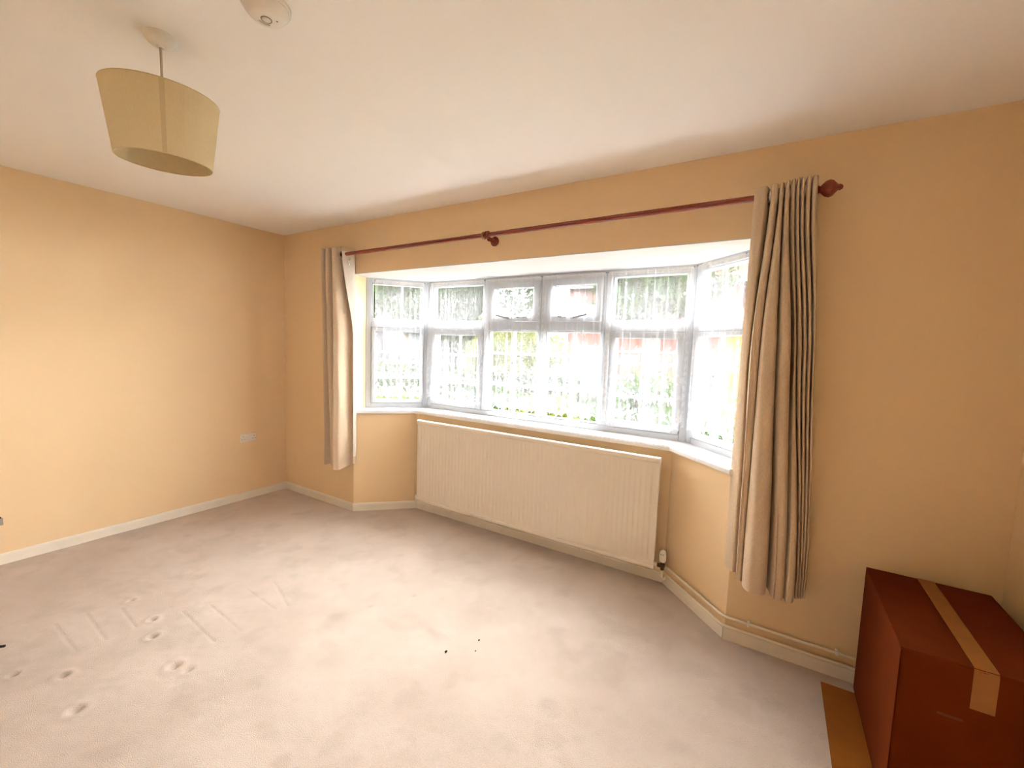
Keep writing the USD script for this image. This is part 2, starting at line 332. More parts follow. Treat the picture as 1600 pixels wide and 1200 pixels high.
# ------------------------------------------------------------------ windows
def window(name, A, B, label, lights, out_sign=1):
    """A->B plan line of the inner frame face (left to right seen from the room). lights: list of dicts in metres along the line."""
    A, B = np.array(A, float), np.array(B, float); L = np.linalg.norm(B - A); d = (B - A) / L; n = np.array([-d[1], d[0]])
    T = np.eye(4); T[:3, 0] = [d[0], d[1], 0]; T[:3, 1] = [n[0], n[1], 0]; T[:3, 2] = [0, 0, 1]; T[:3, 3] = [A[0], A[1], 0]
    def pl(*boxes):
        ms = []
        for (s0, s1, z0, z1, n0, n1) in boxes:
            m = cbox([s0, n0, z0], [s1, n1, z1], 0.004); m.apply_transform(T); ms.append(m)
        return ms
    w = thing(name, (0, 0, 0), label, 'window', kind='structure')
    F0, F1 = 0.0, 0.065
    z0, z1 = SZ - 0.004, HZ + 0.004
    e = 0.045
    obj('frame', pl((e - .001, L - e + .001, z0, z0 + e, F0 + .0006, F1), (e - .001, L - e + .001, z1 - e, z1, F0 + .0006, F1), (0, e, z0, z1, F0, F1), (L - e, L, z0, z1, F0, F1)), 'upvc', w)
    for a, b in zip(lights[:-1], lights[1:]):
        c = a['s1']
        obj('mullion', pl((c - 0.030, c + 0.030, z0 + e, z1 - e, F0 - 0.002, F1)), 'upvc', w)
    for q in lights:
        s0 = q['s0'] + (e if q is lights[0] else 0.030); s1 = q['s1'] - (e if q is lights[-1] else 0.030)
        zt0, zt1 = q.get('t0', 1.572), q.get('t1', 1.638)
        obj('transom', pl((s0, s1, zt0, zt1, F0 + 0.001, F1)), 'upvc', w)
        for top in (1, 0):
            a0, a1 = (zt1, z1 - e) if top else (z0 + e, zt0)
            sw = q['sash_top'] if top else q['sash_low']
            if sw:
                sash = obj('casement', pl((s0 + sw - .001, s1 - sw + .001, a0 + .002, a0 + sw, F0 - .0134, F1 - .01), (s0 + sw - .001, s1 - sw + .001, a1 - sw, a1 - .002, F0 - .0134, F1 - .01),
                                          (s0 + .002, s0 + sw, a0 + .002, a1 - .002, F0 - .014, F1 - .01), (s1 - sw, s1 - .002, a0 + .002, a1 - .002, F0 - .014, F1 - .01)), 'upvc', w)
                obj('seal', pl((s0 + sw, s1 - sw, a0 + sw - .002, a0 + sw + .004, .012, .018), (s0 + sw, s1 - sw, a1 - sw - .004, a1 - sw + .002, .012, .018)), 'gasket', sash)
            else:
                sash = w
                sw = 0.012
                obj('glazing_bead', pl((s0 + sw, s1 - sw, a0, a0 + sw, F0 + .0045, F1 - .01), (s0 + sw, s1 - sw, a1 - sw, a1, F0 + .0045, F1 - .01), (s0, s0 + sw, a0, a1, F0 + .004, F1 - .01), (s1 - sw, s1, a0, a1, F0 + .004, F1 - .01)), 'upvc', w)
            g0, g1, h0, h1 = s0 + sw, s1 - sw, a0 + sw, a1 - sw
            m = bx([g0 - .004, .030, h0 - .004], [g1 + .004, .034, h1 + .004]); m.apply_transform(T)
            obj('pane', m, 'glass', sash)
            vb = q['bars_top'] if top else q['bars_low']
            for c in vb[0]:
                obj('glazing_bar', pl((c - .010, c + .010, h0, h1, .022, .042)), 'upvc', sash)
            for c in vb[1]:
                obj('glazing_bar', pl((g0, g1, c - .010, c + .010, .0225, .0415)), 'upvc', sash)
            if top and q.get('handle'):
                hx = q['handle']; hz = a0 + sw * 0.55
                hm = pl((hx - .028, hx + .028, hz - .010, hz + .010, F0 - .024, F0 - .012))
                side = q.get('hdir', 1)
                lever = tube([tuple((T @ [hx, -.030, hz, 1])[:3]), tuple((T @ [hx + side * .035, -.045, hz + .004, 1])[:3]), tuple((T @ [hx + side * .105, -.045, hz + .022, 1])[:3])], [.008, .007, .006], 10)
                obj('window_handle', hm + [lever], 'handle_grey', sash)
                st = tube([tuple((T @ [hx - side * .16, -.022, hz + .010, 1])[:3]), tuple((T @ [hx - side * .06, -.028, hz + .004, 1])[:3])], .005, 8)
                obj('window_stay', st, 'gasket', sash)
    return w, T

def toS(x): return x - WL
c1, c2, c3 = toS(1.940), toS(2.458), toS(2.957); LW = WR - WL
lf = [dict(s0=0, s1=c1, sash_top=0, sash_low=0.045, bars_top=([], []), bars_low=([toS(1.656)], [1.358, 1.122])),
      dict(s0=c1, s1=c2, sash_top=0.052, sash_low=0, bars_top=([], []), bars_low=([toS(2.203)], [1.389, 1.136]), handle=toS(2.17), hdir=-1),
      dict(s0=c2, s1=c3, sash_top=0.052, sash_low=0, bars_top=([], []), bars_low=([toS(2.715)], [1.389, 1.136]), handle=toS(2.72), hdir=1),
      dict(s0=c3, s1=LW, sash_top=0, sash_low=0.045, bars_top=([], []), bars_low=([toS(3.237)], [1.358, 1.131]))]
s2 = math.sqrt(2)
LS = (WL - JL) * s2
window('window_1', (JL, JY), (WL, WD), 'narrow angled white window at the left side of the bay', [dict(s0=0, s1=LS, sash_top=0, sash_low=0.03, bars_top=([LS * .56], []), bars_low=([LS * .56], [1.36, 1.137]))])
window('window_2', (WL, WD), (WR, WD), 'wide white centre window of the bay with four lights', lf)
window('window_3', (WR, WD), (JR, JY), 'narrow angled white window at the right side of the bay beside the long curtain', [dict(s0=0, s1=LS, sash_top=0, sash_low=0.03, bars_top=([], []), bars_low=([LS * .44], [1.36, 1.137]))])
posts = []
for x in (WL, WR):
    p = trimesh.creation.cylinder(0.040, HZ - SZ + .008, sections=24); p.apply_translation([x, WD + 0.042, (HZ + SZ) / 2]); posts.append(p)
obj('trim_2', posts[0], 'upvc', smooth=30, label='white corner post between left angled window and centre window', cat='window post', kind='structure')
obj('trim_3', posts[1], 'upvc', smooth=30, label='white corner post between centre window and right angled window', cat='window post', kind='structure')
# small side window in the right wall, behind the camera
gd = thing('window_4', (XR, 0, 0), 'small white side window in the right wall behind the camera', 'window', kind='structure')
y0, y1, z0, z1 = DW
obj('frame', [cbox([.04, y0 + .049, z0], [.10, y1 - .049, z0 + .05]), cbox([.04, y0 + .049, z1 - .05], [.10, y1 - .049, z1]), cbox([.0395, y0, z0], [.1005, y0 + .05, z1]), cbox([.0395, y1 - .05, z0], [.1005, y1, z1])], 'upvc', gd)
obj('pane', bx([.068, y0 + .045, z0 + .045], [.072, y1 - .045, z1 - .045]), 'glass', gd)

# ------------------------------------------------------------------ net curtains
def lace_pattern(s, z, zt, zb, W):
    """share of the cloth covered by thread at fabric coordinates s (across) and z (height)"""
    dens = 0.27 + 0.10 * meshkit.noise(np.stack([s * 60, z * 14, 0 * s], -1), 3)
    h = z - zb                                    # height above the hem
    dens = dens - 0.05 * np.clip((0.40 - h) / 0.05, 0, 1)
    def flower(cx, cz, R, k, rot):
        nonlocal dens
        dx, dz = s - cx, z - cz; r = np.hypot(dx, dz); th = np.arctan2(dz, dx) + rot
        edge = R * (0.50 + 0.50 * np.abs(np.cos(k / 2 * th)))
        inside = np.clip((edge - r) / 0.0035, 0, 1)
        hole = np.clip((0.20 * R - r) / 0.003, 0, 1)
        dens = np.maximum(dens, 0.80 * inside * (1 - 0.75 * hole))
    def leaf(cx, cz, L, ang, w=0.36):
        nonlocal dens
        dx, dz = s - cx, z - cz
        a = (dx * math.cos(ang) + dz * math.sin(ang)) / L; b = (-dx * math.sin(ang) + dz * math.cos(ang)) / (L * w)
        inside = np.clip((1 - a * a - np.abs(b)) * 4, 0, 1) * (np.abs(a) < 1)
        dens = np.maximum(dens, (0.76 - 0.46 * np.clip(1 - np.abs(b) * 8, 0, 1)) * inside)
    rg = random.Random(int(W * 1000) + 5)
    P, q = 0.150, 0.125
    n = int(math.ceil(W / P)) + 1
    for row in range(3):
        for i in range(-1, n + 1):
            cx, cz = (i + 0.5 * (row % 2)) * P, zb + 0.075 + row * q
            R = 0.036 - 0.004 * row
            flower(cx, cz, R, 6, 0.3 * row + rg.uniform(-.2, .2))
            for kx in range(5 if row < 2 else 3):
                t = kx * 2 * math.pi / 5 + 0.5 + row
                leaf(cx + 0.058 * math.cos(t), cz + 0.050 * math.sin(t), 0.028, t + 0.6 * (-1) ** kx)
            flower(cx + P / 2, cz + 0.012, 0.017, 5, 0.4)
    for i in range(-1, n + 1):                    # climbing sprays above the border
        cx = (i + 0.25) * P
        for j in range(4):
            leaf(cx + 0.016 * (-1) ** j, zb + 0.42 + 0.035 * j, 0.018, math.pi / 2 + 0.7 * (-1) ** j)
    for row in range(3):                          # sparse sprigs on the plain ground
        for i in range(-1, int(W / 0.24) + 2):
            cx, cz = (i + 0.5 * (row % 2)) * 0.24, zb + 0.62 + row * 0.13
            flower(cx, cz, 0.016, 5, row)
            leaf(cx + .024, cz - .012, .016, 0.8); leaf(cx - .022, cz - .016, .015, 2.2)
    for side in (0.0, W):                         # flowered side edges
        for j in range(8):
            cz = zb + 0.06 + j * 0.10
            if cz < zt - 0.2:
                xx = side + (0.018 if side == 0 else -0.018)
                flower(xx, cz, 0.017, 6, j)
                leaf(xx, cz + .045, .020, math.pi / 2 + .4 * (-1) ** j)
    hemline = np.clip(1 - np.abs(h - 0.010) / 0.007, 0, 1)
    dens = np.maximum(dens, 0.85 * hemline)
    dens = np.maximum(dens, 0.60 * np.clip((z - (zt - 0.030)) / 0.004, 0, 1))      # rod pocket
    dens = np.maximum(dens, 0.80 * np.clip(1 - np.minimum(s, W - s) / 0.006, 0, 1))
    return np.clip(dens, 0, 0.93)

def net(A, B, n_folds, hem, seed, label):
    A, B = np.array(A, float), np.array(B, float); L = np.linalg.norm(B - A); d = (B - A) / L; nn = np.array([d[1], -d[0]])
    rg = np.random.default_rng(seed)
    W = L * 1.45
    nu, nv = int(W / 0.0042), 236
    u = np.linspace(0, 1, nu)[:, None]; v = np.linspace(0, 1, nv)[None, :]
    warp = u + 0.035 * np.sin(2 * np.pi * (2.1 * u + rg.random())) * u * (1 - u) * 4
    ph = 2 * np.pi * n_folds * warp
    amp = (0.006 + 0.012 * v) * (0.75 + 0.5 * rg.random(nu)[:, None].cumsum(0) % 1 * 0 + 0.35 * np.sin(ph * 0.37 + seed))
    phv = ph + 0.5 * np.sin(3 * v + seed) * np.sin(np.pi * u)
    off = amp * np.sin(phv) + 0.0025 * np.sin(ph * 2.7 + seed) * (1 - v)
    kap = 1.0 + 0.8 * np.sin(ph * 0.41 + 1.7 * seed)
    s = u * L + kap * L / (2 * np.pi * n_folds) * np.sin(phv) * np.clip(np.minimum(u, 1 - u) * 12, 0, 1) * (0.55 + 0.45 * v) + 0.012 * np.sin(3.0 * v + seed) * u * (1 - u) * 2
    s = np.broadcast_to(s, (nu, nv))
    zt = 1.972
    sf = u * W
    scal = 0.008 + 0.026 * np.abs(np.sin(np.pi * sf / 0.075)) + 0.010 * np.sin(ph * 0.5 + seed)
    zb = hem + scal
    z = zt + (zb - zt) * v
    z[:, 0] = zt
    P = np.stack([A[0] + d[0] * s + nn[0] * off, A[1] + d[1] * s + nn[1] * off, z], -1)
    zflat = zt + (hem - zt) * v + 0 * u
    dens = lace_pattern(np.broadcast_to(sf, (nu, nv)), zflat, zt, hem, W)
    t = thing('net_curtain', (A[0], A[1], 0), label, 'net curtain', group='net curtains in the bay window')
    P = P - np.array([A[0], A[1], 0])
    obj('lace', sheet(P), 'net', t, smooth=True, attrs={'lace': dens.ravel()})
    p0 = np.array([0, 0, zt - .008]); p1 = np.array([d[0] * L, d[1] * L, zt - .008])
    obj('wire', tube([p0, (p0 + p1) / 2 + [0, 0, -.002], p1], .0022, 8), 'white_plastic', t)
    hk = []
    for p in (p0, p1):
        m = trimesh.creation.icosphere(2, 0.0055); m.apply_translation(p + [0, 0, .004]); hk.append(m)
    for m in hk: obj('hook', m, 'gasket', t, smooth=True)
OFF = 0.032
o2 = OFF / s2
net((JL + .045 + o2 + .008, JY + .045 - o2 + .008), (WL - .012 + o2 - .02, WD - .012 - o2 - .02), 8, 0.945, 11, 'white lace net over the narrow left angled window')
yn = WD - OFF
net((WL + .012, yn), (1.935, yn), 11, 0.930, 12, 'white lace net over the leftmost of the four centre lights')
net((1.948, yn), (2.452, yn), 9, 0.925, 13, 'white lace net over the second centre light, left vent and handle')
net((2.464, yn), (2.948, yn), 9, 0.930, 14, 'white lace net over the third centre light, right vent and handle')
net((2.962, yn), (WR - .012, yn), 10, 0.925, 15, 'white lace net over the rightmost of the four centre lights')
net((WR + .012 - o2 + .02, WD - .012 - o2 - .02), (3.80, 0.215), 7, 0.945, 16, 'white lace net over the right angled window beside the long curtain')

# ------------------------------------------------------------------ curtain rod
rodz = lambda x: 2.132 + (x - 1.0) * 0.005
RY = -0.09
rod = thing('curtain_rod', (0, 0, 0), 'dark red mahogany curtain rod across the top of the bay', 'curtain rod')
obj('pole', tube([(x, RY, rodz(x)) for x in np.linspace(0.78, 4.09, 12)], 0.0140, 24), 'mahogany', rod, smooth=40)
fin = lathe([(0, 0), (.016, 0), (.017, .008), (.012, .013), (.020, .020), (.031, .032), (.035, .045), (.031, .058), (.018, .070), (.012, .076), (.013, .082), (.008, .090), (0, .093)], 32)
fin.apply_transform(trimesh.transformations.rotation_matrix(math.pi / 2, [0, 1, 0])); fin.apply_translation([4.062, RY, rodz(4.08)])
obj('finial', fin, 'mahogany', rod, smooth=35)
def bracket(x):
    z = rodz(x)
    base = lathe([(0, 0), (.030, 0), (.031, .006), (.026, .012), (.015, .017), (.013, .05), (.013, .075), (0, .075)], 28)
    base.apply_transform(trimesh.transformations.rotation_matrix(math.pi / 2, [1, 0, 0])); base.apply_translation([x, 0, z - .022])
    cup = trimesh.creation.annulus(.0142, .0235, .020, sections=28)
    cup.apply_transform(trimesh.transformations.rotation_matrix(math.pi / 2, [0, 1, 0])); cup.apply_translation([x, RY, z])
    obj('bracket', [base, cup], 'mahogany', rod, smooth=35)
for x in (0.86, 2.365, 4.03): bracket(x)
ring = trimesh.creation.torus(.0195, .0065, 32, 14); ring.apply_transform(trimesh.transformations.rotation_matrix(math.pi / 2, [0, 1, 0])); ring.apply_translation([2.338, RY, rodz(2.338) - .003])
obj('collar', ring, 'brass_ring', rod, smooth=40)

# ------------------------------------------------------------------ curtains
def spline(pts, n, smoothing=0.0):
    pts = np.array(pts, float)
    t = np.arange(len(pts)) ; cs = CubicSpline(t, pts, bc_type='natural')
    return cs(np.linspace(0, len(pts) - 1, n))

def curtain(label, top, mid, bot, z_top, hem, n_u, shape=0.8):
    """top / mid / bot: plan polylines with the same number of control points"""
    A, Bm, C = spline(top, n_u), spline(mid, n_u), spline(bot, n_u)
    hemz = np.interp(np.linspace(0, 1, n_u), np.linspace(0, 1, len(hem)), hem)
    topz = np.interp(np.linspace(0, 1, n_u), np.linspace(0, 1, len(z_top)), z_top)
    nv = 110
    v = np.linspace(0, 1, nv)
    P = np.zeros((n_u, nv, 3))
    for j, t in enumerate(v):
        a = np.clip(t / 0.42, 0, 1); a = a * a * (3 - 2 * a)
        b = np.clip((t - 0.30) / 0.70, 0, 1); b = b * b * (3 - 2 * b)
        xy = (A * (1 - a) + Bm * a) * (1 - b) + C * b
        P[:, j, :2] = xy
        P[:, j, 2] = topz + (hemz - topz) * t
    P[:, :, :2] += 0.004 * (meshkit.noise(P * np.array([14, 14, 3.0]), 4)[..., None] - 0.5)
    c = thing('curtain', (P[:, :, 0].mean(), RY, 0), label, 'curtain', group='beige eyelet curtains')
    P = P - np.array([P[:, :, 0].mean(), RY, 0])
    obj('fabric', sheet(P, 0.0022), 'curtain_fabric', c, smooth=50)
    du, dv = np.gradient(P, axis=0), np.gradient(P, axis=1); n = np.cross(du, dv); n /= np.maximum(np.linalg.norm(n, axis=2, keepdims=True), 1e-9)
    Q = (P + n * 0.0034)[:, 2:-4]
    obj('lining', sheet(Q, 0.0012), 'curtain_lining', c, smooth=50, label='pale cream lining')
    return c, P

def eyelet(c, pos, nrm):
    r = trimesh.creation.torus(.024, .005, 28, 10)
    nrm = np.array(nrm, float) / np.linalg.norm(nrm)
    r.apply_transform(trimesh.geometry.align_vectors([0, 0, 1], nrm)); r.apply_translation(pos)
    obj('eyelet', r, 'chrome', c, smooth=40)

def folds(lead, fs, end):
    """fs: (xl, xr, y_front, y_valley_after)"""
    pts = list(lead)
    for xl, xr, yf, yv in fs:
        w = xr - xl
        pts += [(xl + .04 * w, (yf * .62 + yv * .38)), (xl + .26 * w, yf * .95 + yv * .05), (xl + .52 * w, yf), (xl + .80 * w, yf * .92 + yv * .08), (xr - .02 * w, (yf * .5 + yv * .5)), (xr, yv)]
    return pts + list(end)
topR = folds([(3.833, -.108), (3.850, -.120), (3.870, -.122), (3.884, -.105), (3.895, -.050)],
             [(3.897, 3.926, -.135, -.045), (3.929, 3.947, -.135, -.045), (3.950, 3.968, -.14, -.05), (3.970, 3.988, -.135, -.045), (3.990, 4.004, -.135, -.045), (4.006, 4.021, -.14, -.05), (4.023, 4.044, -.135, -.04), (4.046, 4.068, -.135, -.05)], [(4.074, -.03)])
midR = folds([(3.824, -.020), (3.836, -.050), (3.848, -.066), (3.858, -.066), (3.864, -.055)],
             [(3.866, 3.904, -.130, -.095), (3.906, 3.966, -.165, -.105), (3.968, 4.022, -.170, -.030), (4.030, 4.042, -.105, -.05), (4.044, 4.060, -.130, -.055), (4.062, 4.078, -.130, -.055), (4.080, 4.095, -.128, -.055), (4.097, 4.110, -.12, -.05)], [(4.114, -.03)])
botR = folds([(3.815, .055), (3.828, .010), (3.850, -.030), (3.866, -.040), (3.878, -.035)],
             [(3.880, 3.906, -.10, -.085), (3.908, 4.010, -.168, -.05), (4.030, 4.072, -.150, -.135), (4.074, 4.118, -.150, -.05), (4.120, 4.130, -.10, -.06), (4.131, 4.140, -.10, -.06), (4.141, 4.150, -.10, -.06), (4.151, 4.160, -.09, -.06)], [(4.164, -.03)])
cR, PR = curtain('long heavy beige curtain at the right, beside the rod finial', topR, midR, botR, [2.185, 2.185, 2.195, 2.195, 2.195], [.372, .372, .362, .352, .350, .350, .352, .356, .36, .36, .36, .36], 620)
cx = np.array([np.mean([p[0] for p in spline(topR, 620)]), 0, 0])
ctr = np.array(cR.GetAttribute('xformOp:translate').Get())
for x in (3.893, 3.928, 3.949, 3.969, 3.989, 4.005, 4.022, 4.045):
    eyelet(cR, np.array([x, RY, rodz(x)]) - ctr, [1, .12, 0])
topL = [(.738, -.03), (.742, -.07), (.752, -.115), (.765, -.13), (.778, -.11), (.786, -.05), (.795, -.06), (.812, -.115), (.832, -.135), (.856, -.115), (.868, -.05), (.882, -.06), (.900, -.12), (.922, -.135), (.944, -.11), (.955, -.05), (.968, -.025), (.988, -.008), (1.006, -.010), (1.016, -.03), (1.008, -.075), (.990, -.125)]
midL = [(.722, -.03), (.728, -.07), (.740, -.105), (.756, -.115), (.772, -.10), (.782, -.05), (.800, -.075), (.825, -.12), (.855, -.135), (.880, -.12), (.895, -.06), (.912, -.09), (.935, -.14), (.962, -.155), (.980, -.13), (.978, -.07), (.980, -.03), (.990, -.012), (1.006, -.003), (1.016, -.004), (1.018, -.014), (1.016, -.034)]
botL = [(.720, -.02), (.726, -.06), (.738, -.09), (.752, -.105), (.766, -.09), (.778, -.045), (.796, -.07), (.822, -.10), (.855, -.11), (.890, -.10), (.915, -.085), (.930, -.11), (.948, -.15), (.975, -.165), (.996, -.14), (.988, -.08), (.984, -.035), (.992, -.014), (1.006, -.006), (1.018, -.004), (1.022, -.016), (1.020, -.034)]
deep = lambda pts: [(x, min(-.012, -.085 + (y + .085) * 1.4)) if x < .958 else (x, y) for x, y in pts]
topL, midL, botL = deep(topL), deep(midL), deep(botL)
cL, PL = curtain('short gathered beige curtain at the left with pale lining showing', topL, midL, botL, [2.185] * 3, [.385, .385, .388, .395, .40, .40, .395, .39, .40, .42, .42, .42], 460)
ctr = np.array(cL.GetAttribute('xformOp:translate').Get())
for x in (.786, .868, .955): eyelet(cL, np.array([x, RY, rodz(x)]) - ctr, [1, -.1, 0])
eyelet(cL, np.array([1.013, -.058, 2.075]) - ctr, [1, .25, 0])

# ------------------------------------------------------------------ radiator
RX0, RX1, RF, RB = 1.452, 3.424, 0.272, 0.312
rad = thing('radiator', (RX0, RF, 0.11), 'long white ribbed panel radiator under the bay window', 'radiator')
o = np.array([RX0, RF, 0.11])
nfl = 59; W = RX1 - RX0
ux = np.linspace(0, W, nfl * 10 + 1); zc = np.concatenate([[0.028, 0.040, 0.052], np.linspace(0.066, 0.628, 24), [0.642, 0.654, 0.664]])
UX, ZC = np.meshgrid(ux, zc, indexing='ij')
mask = np.clip(np.minimum(ZC - 0.040, 0.654 - ZC) / 0.024, 0, 1) * np.clip(np.minimum(UX - 0.018, W - 0.018 - UX) / 0.012, 0, 1)
prof = np.clip(0.5 + 0.9 * np.cos(2 * np.pi * nfl * UX / W), 0, 1)
Pp = np.stack([UX, 0.0032 * prof * mask + 0.002, ZC], -1)
fr = sheet(Pp)
sides = cbox([0, 0.006, 0.02], [W, RB - RF, 0.672], 0.003)
obj('panel', [fr, sides], 'radiator_paint', rad, smooth=35)
def rail(z0, z1, y0, y1):
    c, hgt, dep = (z0 + z1) / 2, (z1 - z0) / 2, (y1 - y0) / 2
    a = np.linspace(0, 2 * np.pi, 24, endpoint=False)
    sgn = lambda v, p: np.sign(v) * np.abs(v) ** p
    pr_ = np.stack([(y0 + y1) / 2 + dep * sgn(np.cos(a), .6), c + hgt * sgn(np.sin(a), .6)], 1)
    m = trimesh.creation.extrude_polygon(Polygon(pr_), W + .004, engine='earcut')
    T = np.array([[0, 0, 1, -.002], [1, 0, 0, 0], [0, 1, 0, 0], [0, 0, 0, 1.0]]); m.apply_transform(T); m.fix_normals(); return m
obj('top_rail', [rail(0.662, 0.698, -.007, .034)], 'radiator_paint', rad, smooth=40)
obj('bottom_rail', [rail(0.0, 0.030, -.004, .030)], 'radiator_paint', rad, smooth=40)
for x in (0.18, W - 0.25):
    obj('wall_bracket', [cbox([x - .02, RB - RF - .004, .05], [x + .02, D - RF - .002, .62], .002)], 'radiator_paint', rad)
obj('air_vent', move(trimesh.creation.cylinder(.007, .02, sections=16), [-.006, .02, .655]), 'white_plastic', rad)
# left lockshield
lk = lathe([(0, 0), (.010, 0), (.010, .025), (.014, .027), (.015, .05), (.011, .058), (0, .058)], 20)
obj('lockshield_valve', [move(lk, [-.022, .02, -.012]), tube([(-.022, .02, .015), (.004, .02, .015)], .009, 12)], 'white_plastic', rad, smooth=40)
# thermostatic valve on the right
vx = W + .050
body = lathe([(0, 0), (.011, 0), (.011, .018), (.016, .020), (.016, .036), (.012, .040), (.012, .050), (0, .050)], 24)
val = obj('valve', [move(body, [vx, .012, .010]), tube([(vx, .012, .033), (W + .018, .014, .033)], .012, 14)], 'brass_dark', rad, smooth=40)
head = lathe([(0, .052), (.015, .052), (.0195, .060), (.0205, .085), (.019, .108), (.015, .120), (.008, .126), (0, .127)], 28)
obj('valve_head', move(head, [vx, .012, .008]), 'white_plastic', val, smooth=35, label='white valve cap')
for dx in (-.008, .004):
    obj('marking', move(bx([-.002, -.0010, -.004], [.003, .0005, .004]), [vx + dx, .012 - .0195, .115 - .003]), 'grey_plastic', val)
obj('inlet_nut', tube([(W - .002, .014, .033), (W + .020, .014, .033)], .014, 6), 'pipe_paint', val)

# heating pipes
pz0, pz1 = 0.078, 0.122
PR_ = 0.0078
wn = np.array([-1, -1]) / s2                  # room-side normal of the right angled wall
def along(x, y, off): return (x + wn[0] * off, y + wn[1] * off)
vxw, vyw = RX0 + vx, RF + .012
def pipe(name, z, off, start, label):
    a = np.array([X4, D]) + np.array([1, -1]) / s2 * 0.055 + wn * off
    k = np.array([X2, 0]) + np.array([-off * math.tan(math.pi / 8), -off])
    pts = start + [(a[0], a[1], z), (k[0], k[1], z), (XR - .002, -off, z - .006)]
    return tube(round_path(pts, .035, 7), PR_, 14)
lp = thing('heating_pipe', (vxw, vyw, 0), 'lower painted heating pipe from the radiator valve along the skirting board', 'heating pipe', group='heating pipes along the skirting')
org = np.array([vxw, vyw, 0])
m = pipe('p', pz0, .026, [(vxw, vyw, .118), (vxw, vyw, .072), (vxw + .012, vyw - .004, .064)], '')
obj('pipe', move(m, -org), 'pipe_paint', lp, smooth=40)
obj('olive_nut', move(tube([(vxw, vyw, .096), (vxw, vyw, .118)], .0125, 6), -org), 'pipe_paint', lp)
up = thing('heating_pipe', (X4, D, 0), 'upper painted heating pipe, just above the other along the wall', 'heating pipe', group='heating pipes along the skirting')
org = np.array([X4, D, 0])
m = pipe('p', pz1, .020, [(RX1 - .25, D - .030, pz1), (X4 - .03, D - .03, pz1)], '')
obj('pipe', move(m, -org), 'pipe_paint', up, smooth=40)
def clip(par, org, x, y, z):
    obj('pipe_clip', move(cbox([x - .006, y - .011, z - .011], [x + .006, y + .018, z + .011], .002), -org), 'white_plastic', par)
clip(up, org, 3.95, -.018, pz1 - .002); clip(up, org, 4.30, -.018, pz1 - .003)

# ------------------------------------------------------------------ pendant lamp
LX, LY = 2.188, -1.708
lamp = thing('pendant_lamp', (LX, LY, H), 'cream drum pendant lampshade hanging on a short cord', 'pendant lamp')
rose = lathe([(0, -.034), (.008, -.034), (.011, -.030), (.022, -.028), (.036, -.020), (.043, -.010), (.045, 0), (0, 0)], 40)
obj('ceiling_rose', rose, 'white_plastic', lamp, smooth=40)
ax = np.array([-.057, .036, -1.0]); ax /= np.linalg.norm(ax)
zt, Ls, rt, rb = 2.218 - H, .208, .1545, .129
top = np.array([0, 0, zt])
obj('cord', tube([(0, 0, -.03), (.001, .0005, -.10), tuple(top + ax * .03)], .0038, 10), 'cord', lamp, smooth=True)
e1 = np.cross(ax, [0, 1, 0]); e1 /= np.linalg.norm(e1); e2 = np.cross(ax, e1)
def conic(r0, r1, t0, t1, a0=0, a1=2 * np.pi, n=72, thick=.0016, nz=8):
    a = np.linspace(a0, a1, n); t = np.linspace(t0, t1, nz)
    A, Tt = np.meshgrid(a, t, indexing='ij'); r = r0 + (r1 - r0) * Tt / Ls
    P = top + ax * Tt[..., None] + r[..., None] * (np.cos(A)[..., None] * e1 + np.sin(A)[..., None] * e2)
    return sheet(P, thick)
shade = obj('lampshade', conic(rt, rb, 0, Ls), 'shade_fabric', lamp, smooth=40)
# seam faces the camera
tc = np.array(CP) - np.array([LX, LY, 2.1]); seam_a = math.atan2(tc @ e2, tc @ e1)
sgn = 1
obj('seam', conic(rt + .0022, rb + .0022, .001, Ls - .001, seam_a - .045, seam_a + .045, 8, .0008), 'shade_seam', shade)
for r, t in ((rt, 0.001), (rb, Ls - .001)):
    a = np.linspace(0, 2 * np.pi, 73)
    pts = top + ax * t + r * (np.cos(a)[:, None] * e1 + np.sin(a)[:, None] * e2)
    obj('rim', tube(pts, .0020, 8, caps=False), 'shade_seam', shade, smooth=True)
for kx in range(3):
    a = kx * 2 * math.pi / 3 + .4
    p = top + ax * .004 + rt * (math.cos(a) * e1 + math.sin(a) * e2)
    obj('spoke', tube([top + ax * .02, p], .0016, 6), 'white_plastic', shade)
hold = lathe([(0, 0), (.010, 0), (.016, .010), (.018, .045), (.020, .050), (.020, .062), (0, .062)], 24); hold.apply_transform(trimesh.geometry.align_vectors([0, 0, 1], ax)); hold.apply_translation(top + ax * .012)
obj('lamp_holder', hold, 'white_plastic', lamp, smooth=40)

# ------------------------------------------------------------------ smoke alarm
SX, SY = 2.632, -1.612
sa = thing('smoke_alarm', (SX, SY, H), 'round white smoke alarm on the ceiling at the top edge', 'smoke alarm')
obj('base', lathe([(0, -.012), (.062, -.012), (.065, -.009), (.065, 0), (0, 0)], 48), 'white_plastic', sa, smooth=35)
obj('cover', lathe([(0, -.040), (.030, -.0395), (.042, -.036), (.050, -.029), (.058, -.020), (.060, -.012), (0, -.012)], 48), 'white_plastic', sa, smooth=35)
rr = trimesh.creation.torus(.0135, .0016, 32, 8); rr.apply_translation([0, 0, -.0402])
bt = obj('test_button', move(lathe([(0, -.0425), (.010, -.042), (.0125, -.040), (.0125, -.036), (0, -.036)], 32), [0, 0, 0]), 'white_plastic', sa, smooth=35)
obj('button_ring', rr, 'grey_plastic', bt, smooth=True)
for kx in range(3):
    a = np.linspace(2.2, 3.6, 12) + 0.0; rad_ = .021 + .0045 * kx
    obj('vent_slot', tube(np.stack([rad_ * np.cos(a), rad_ * np.sin(a), 0 * a - .0398 + .0006 * kx], 1), .0010, 6), 'grey_plastic', sa)
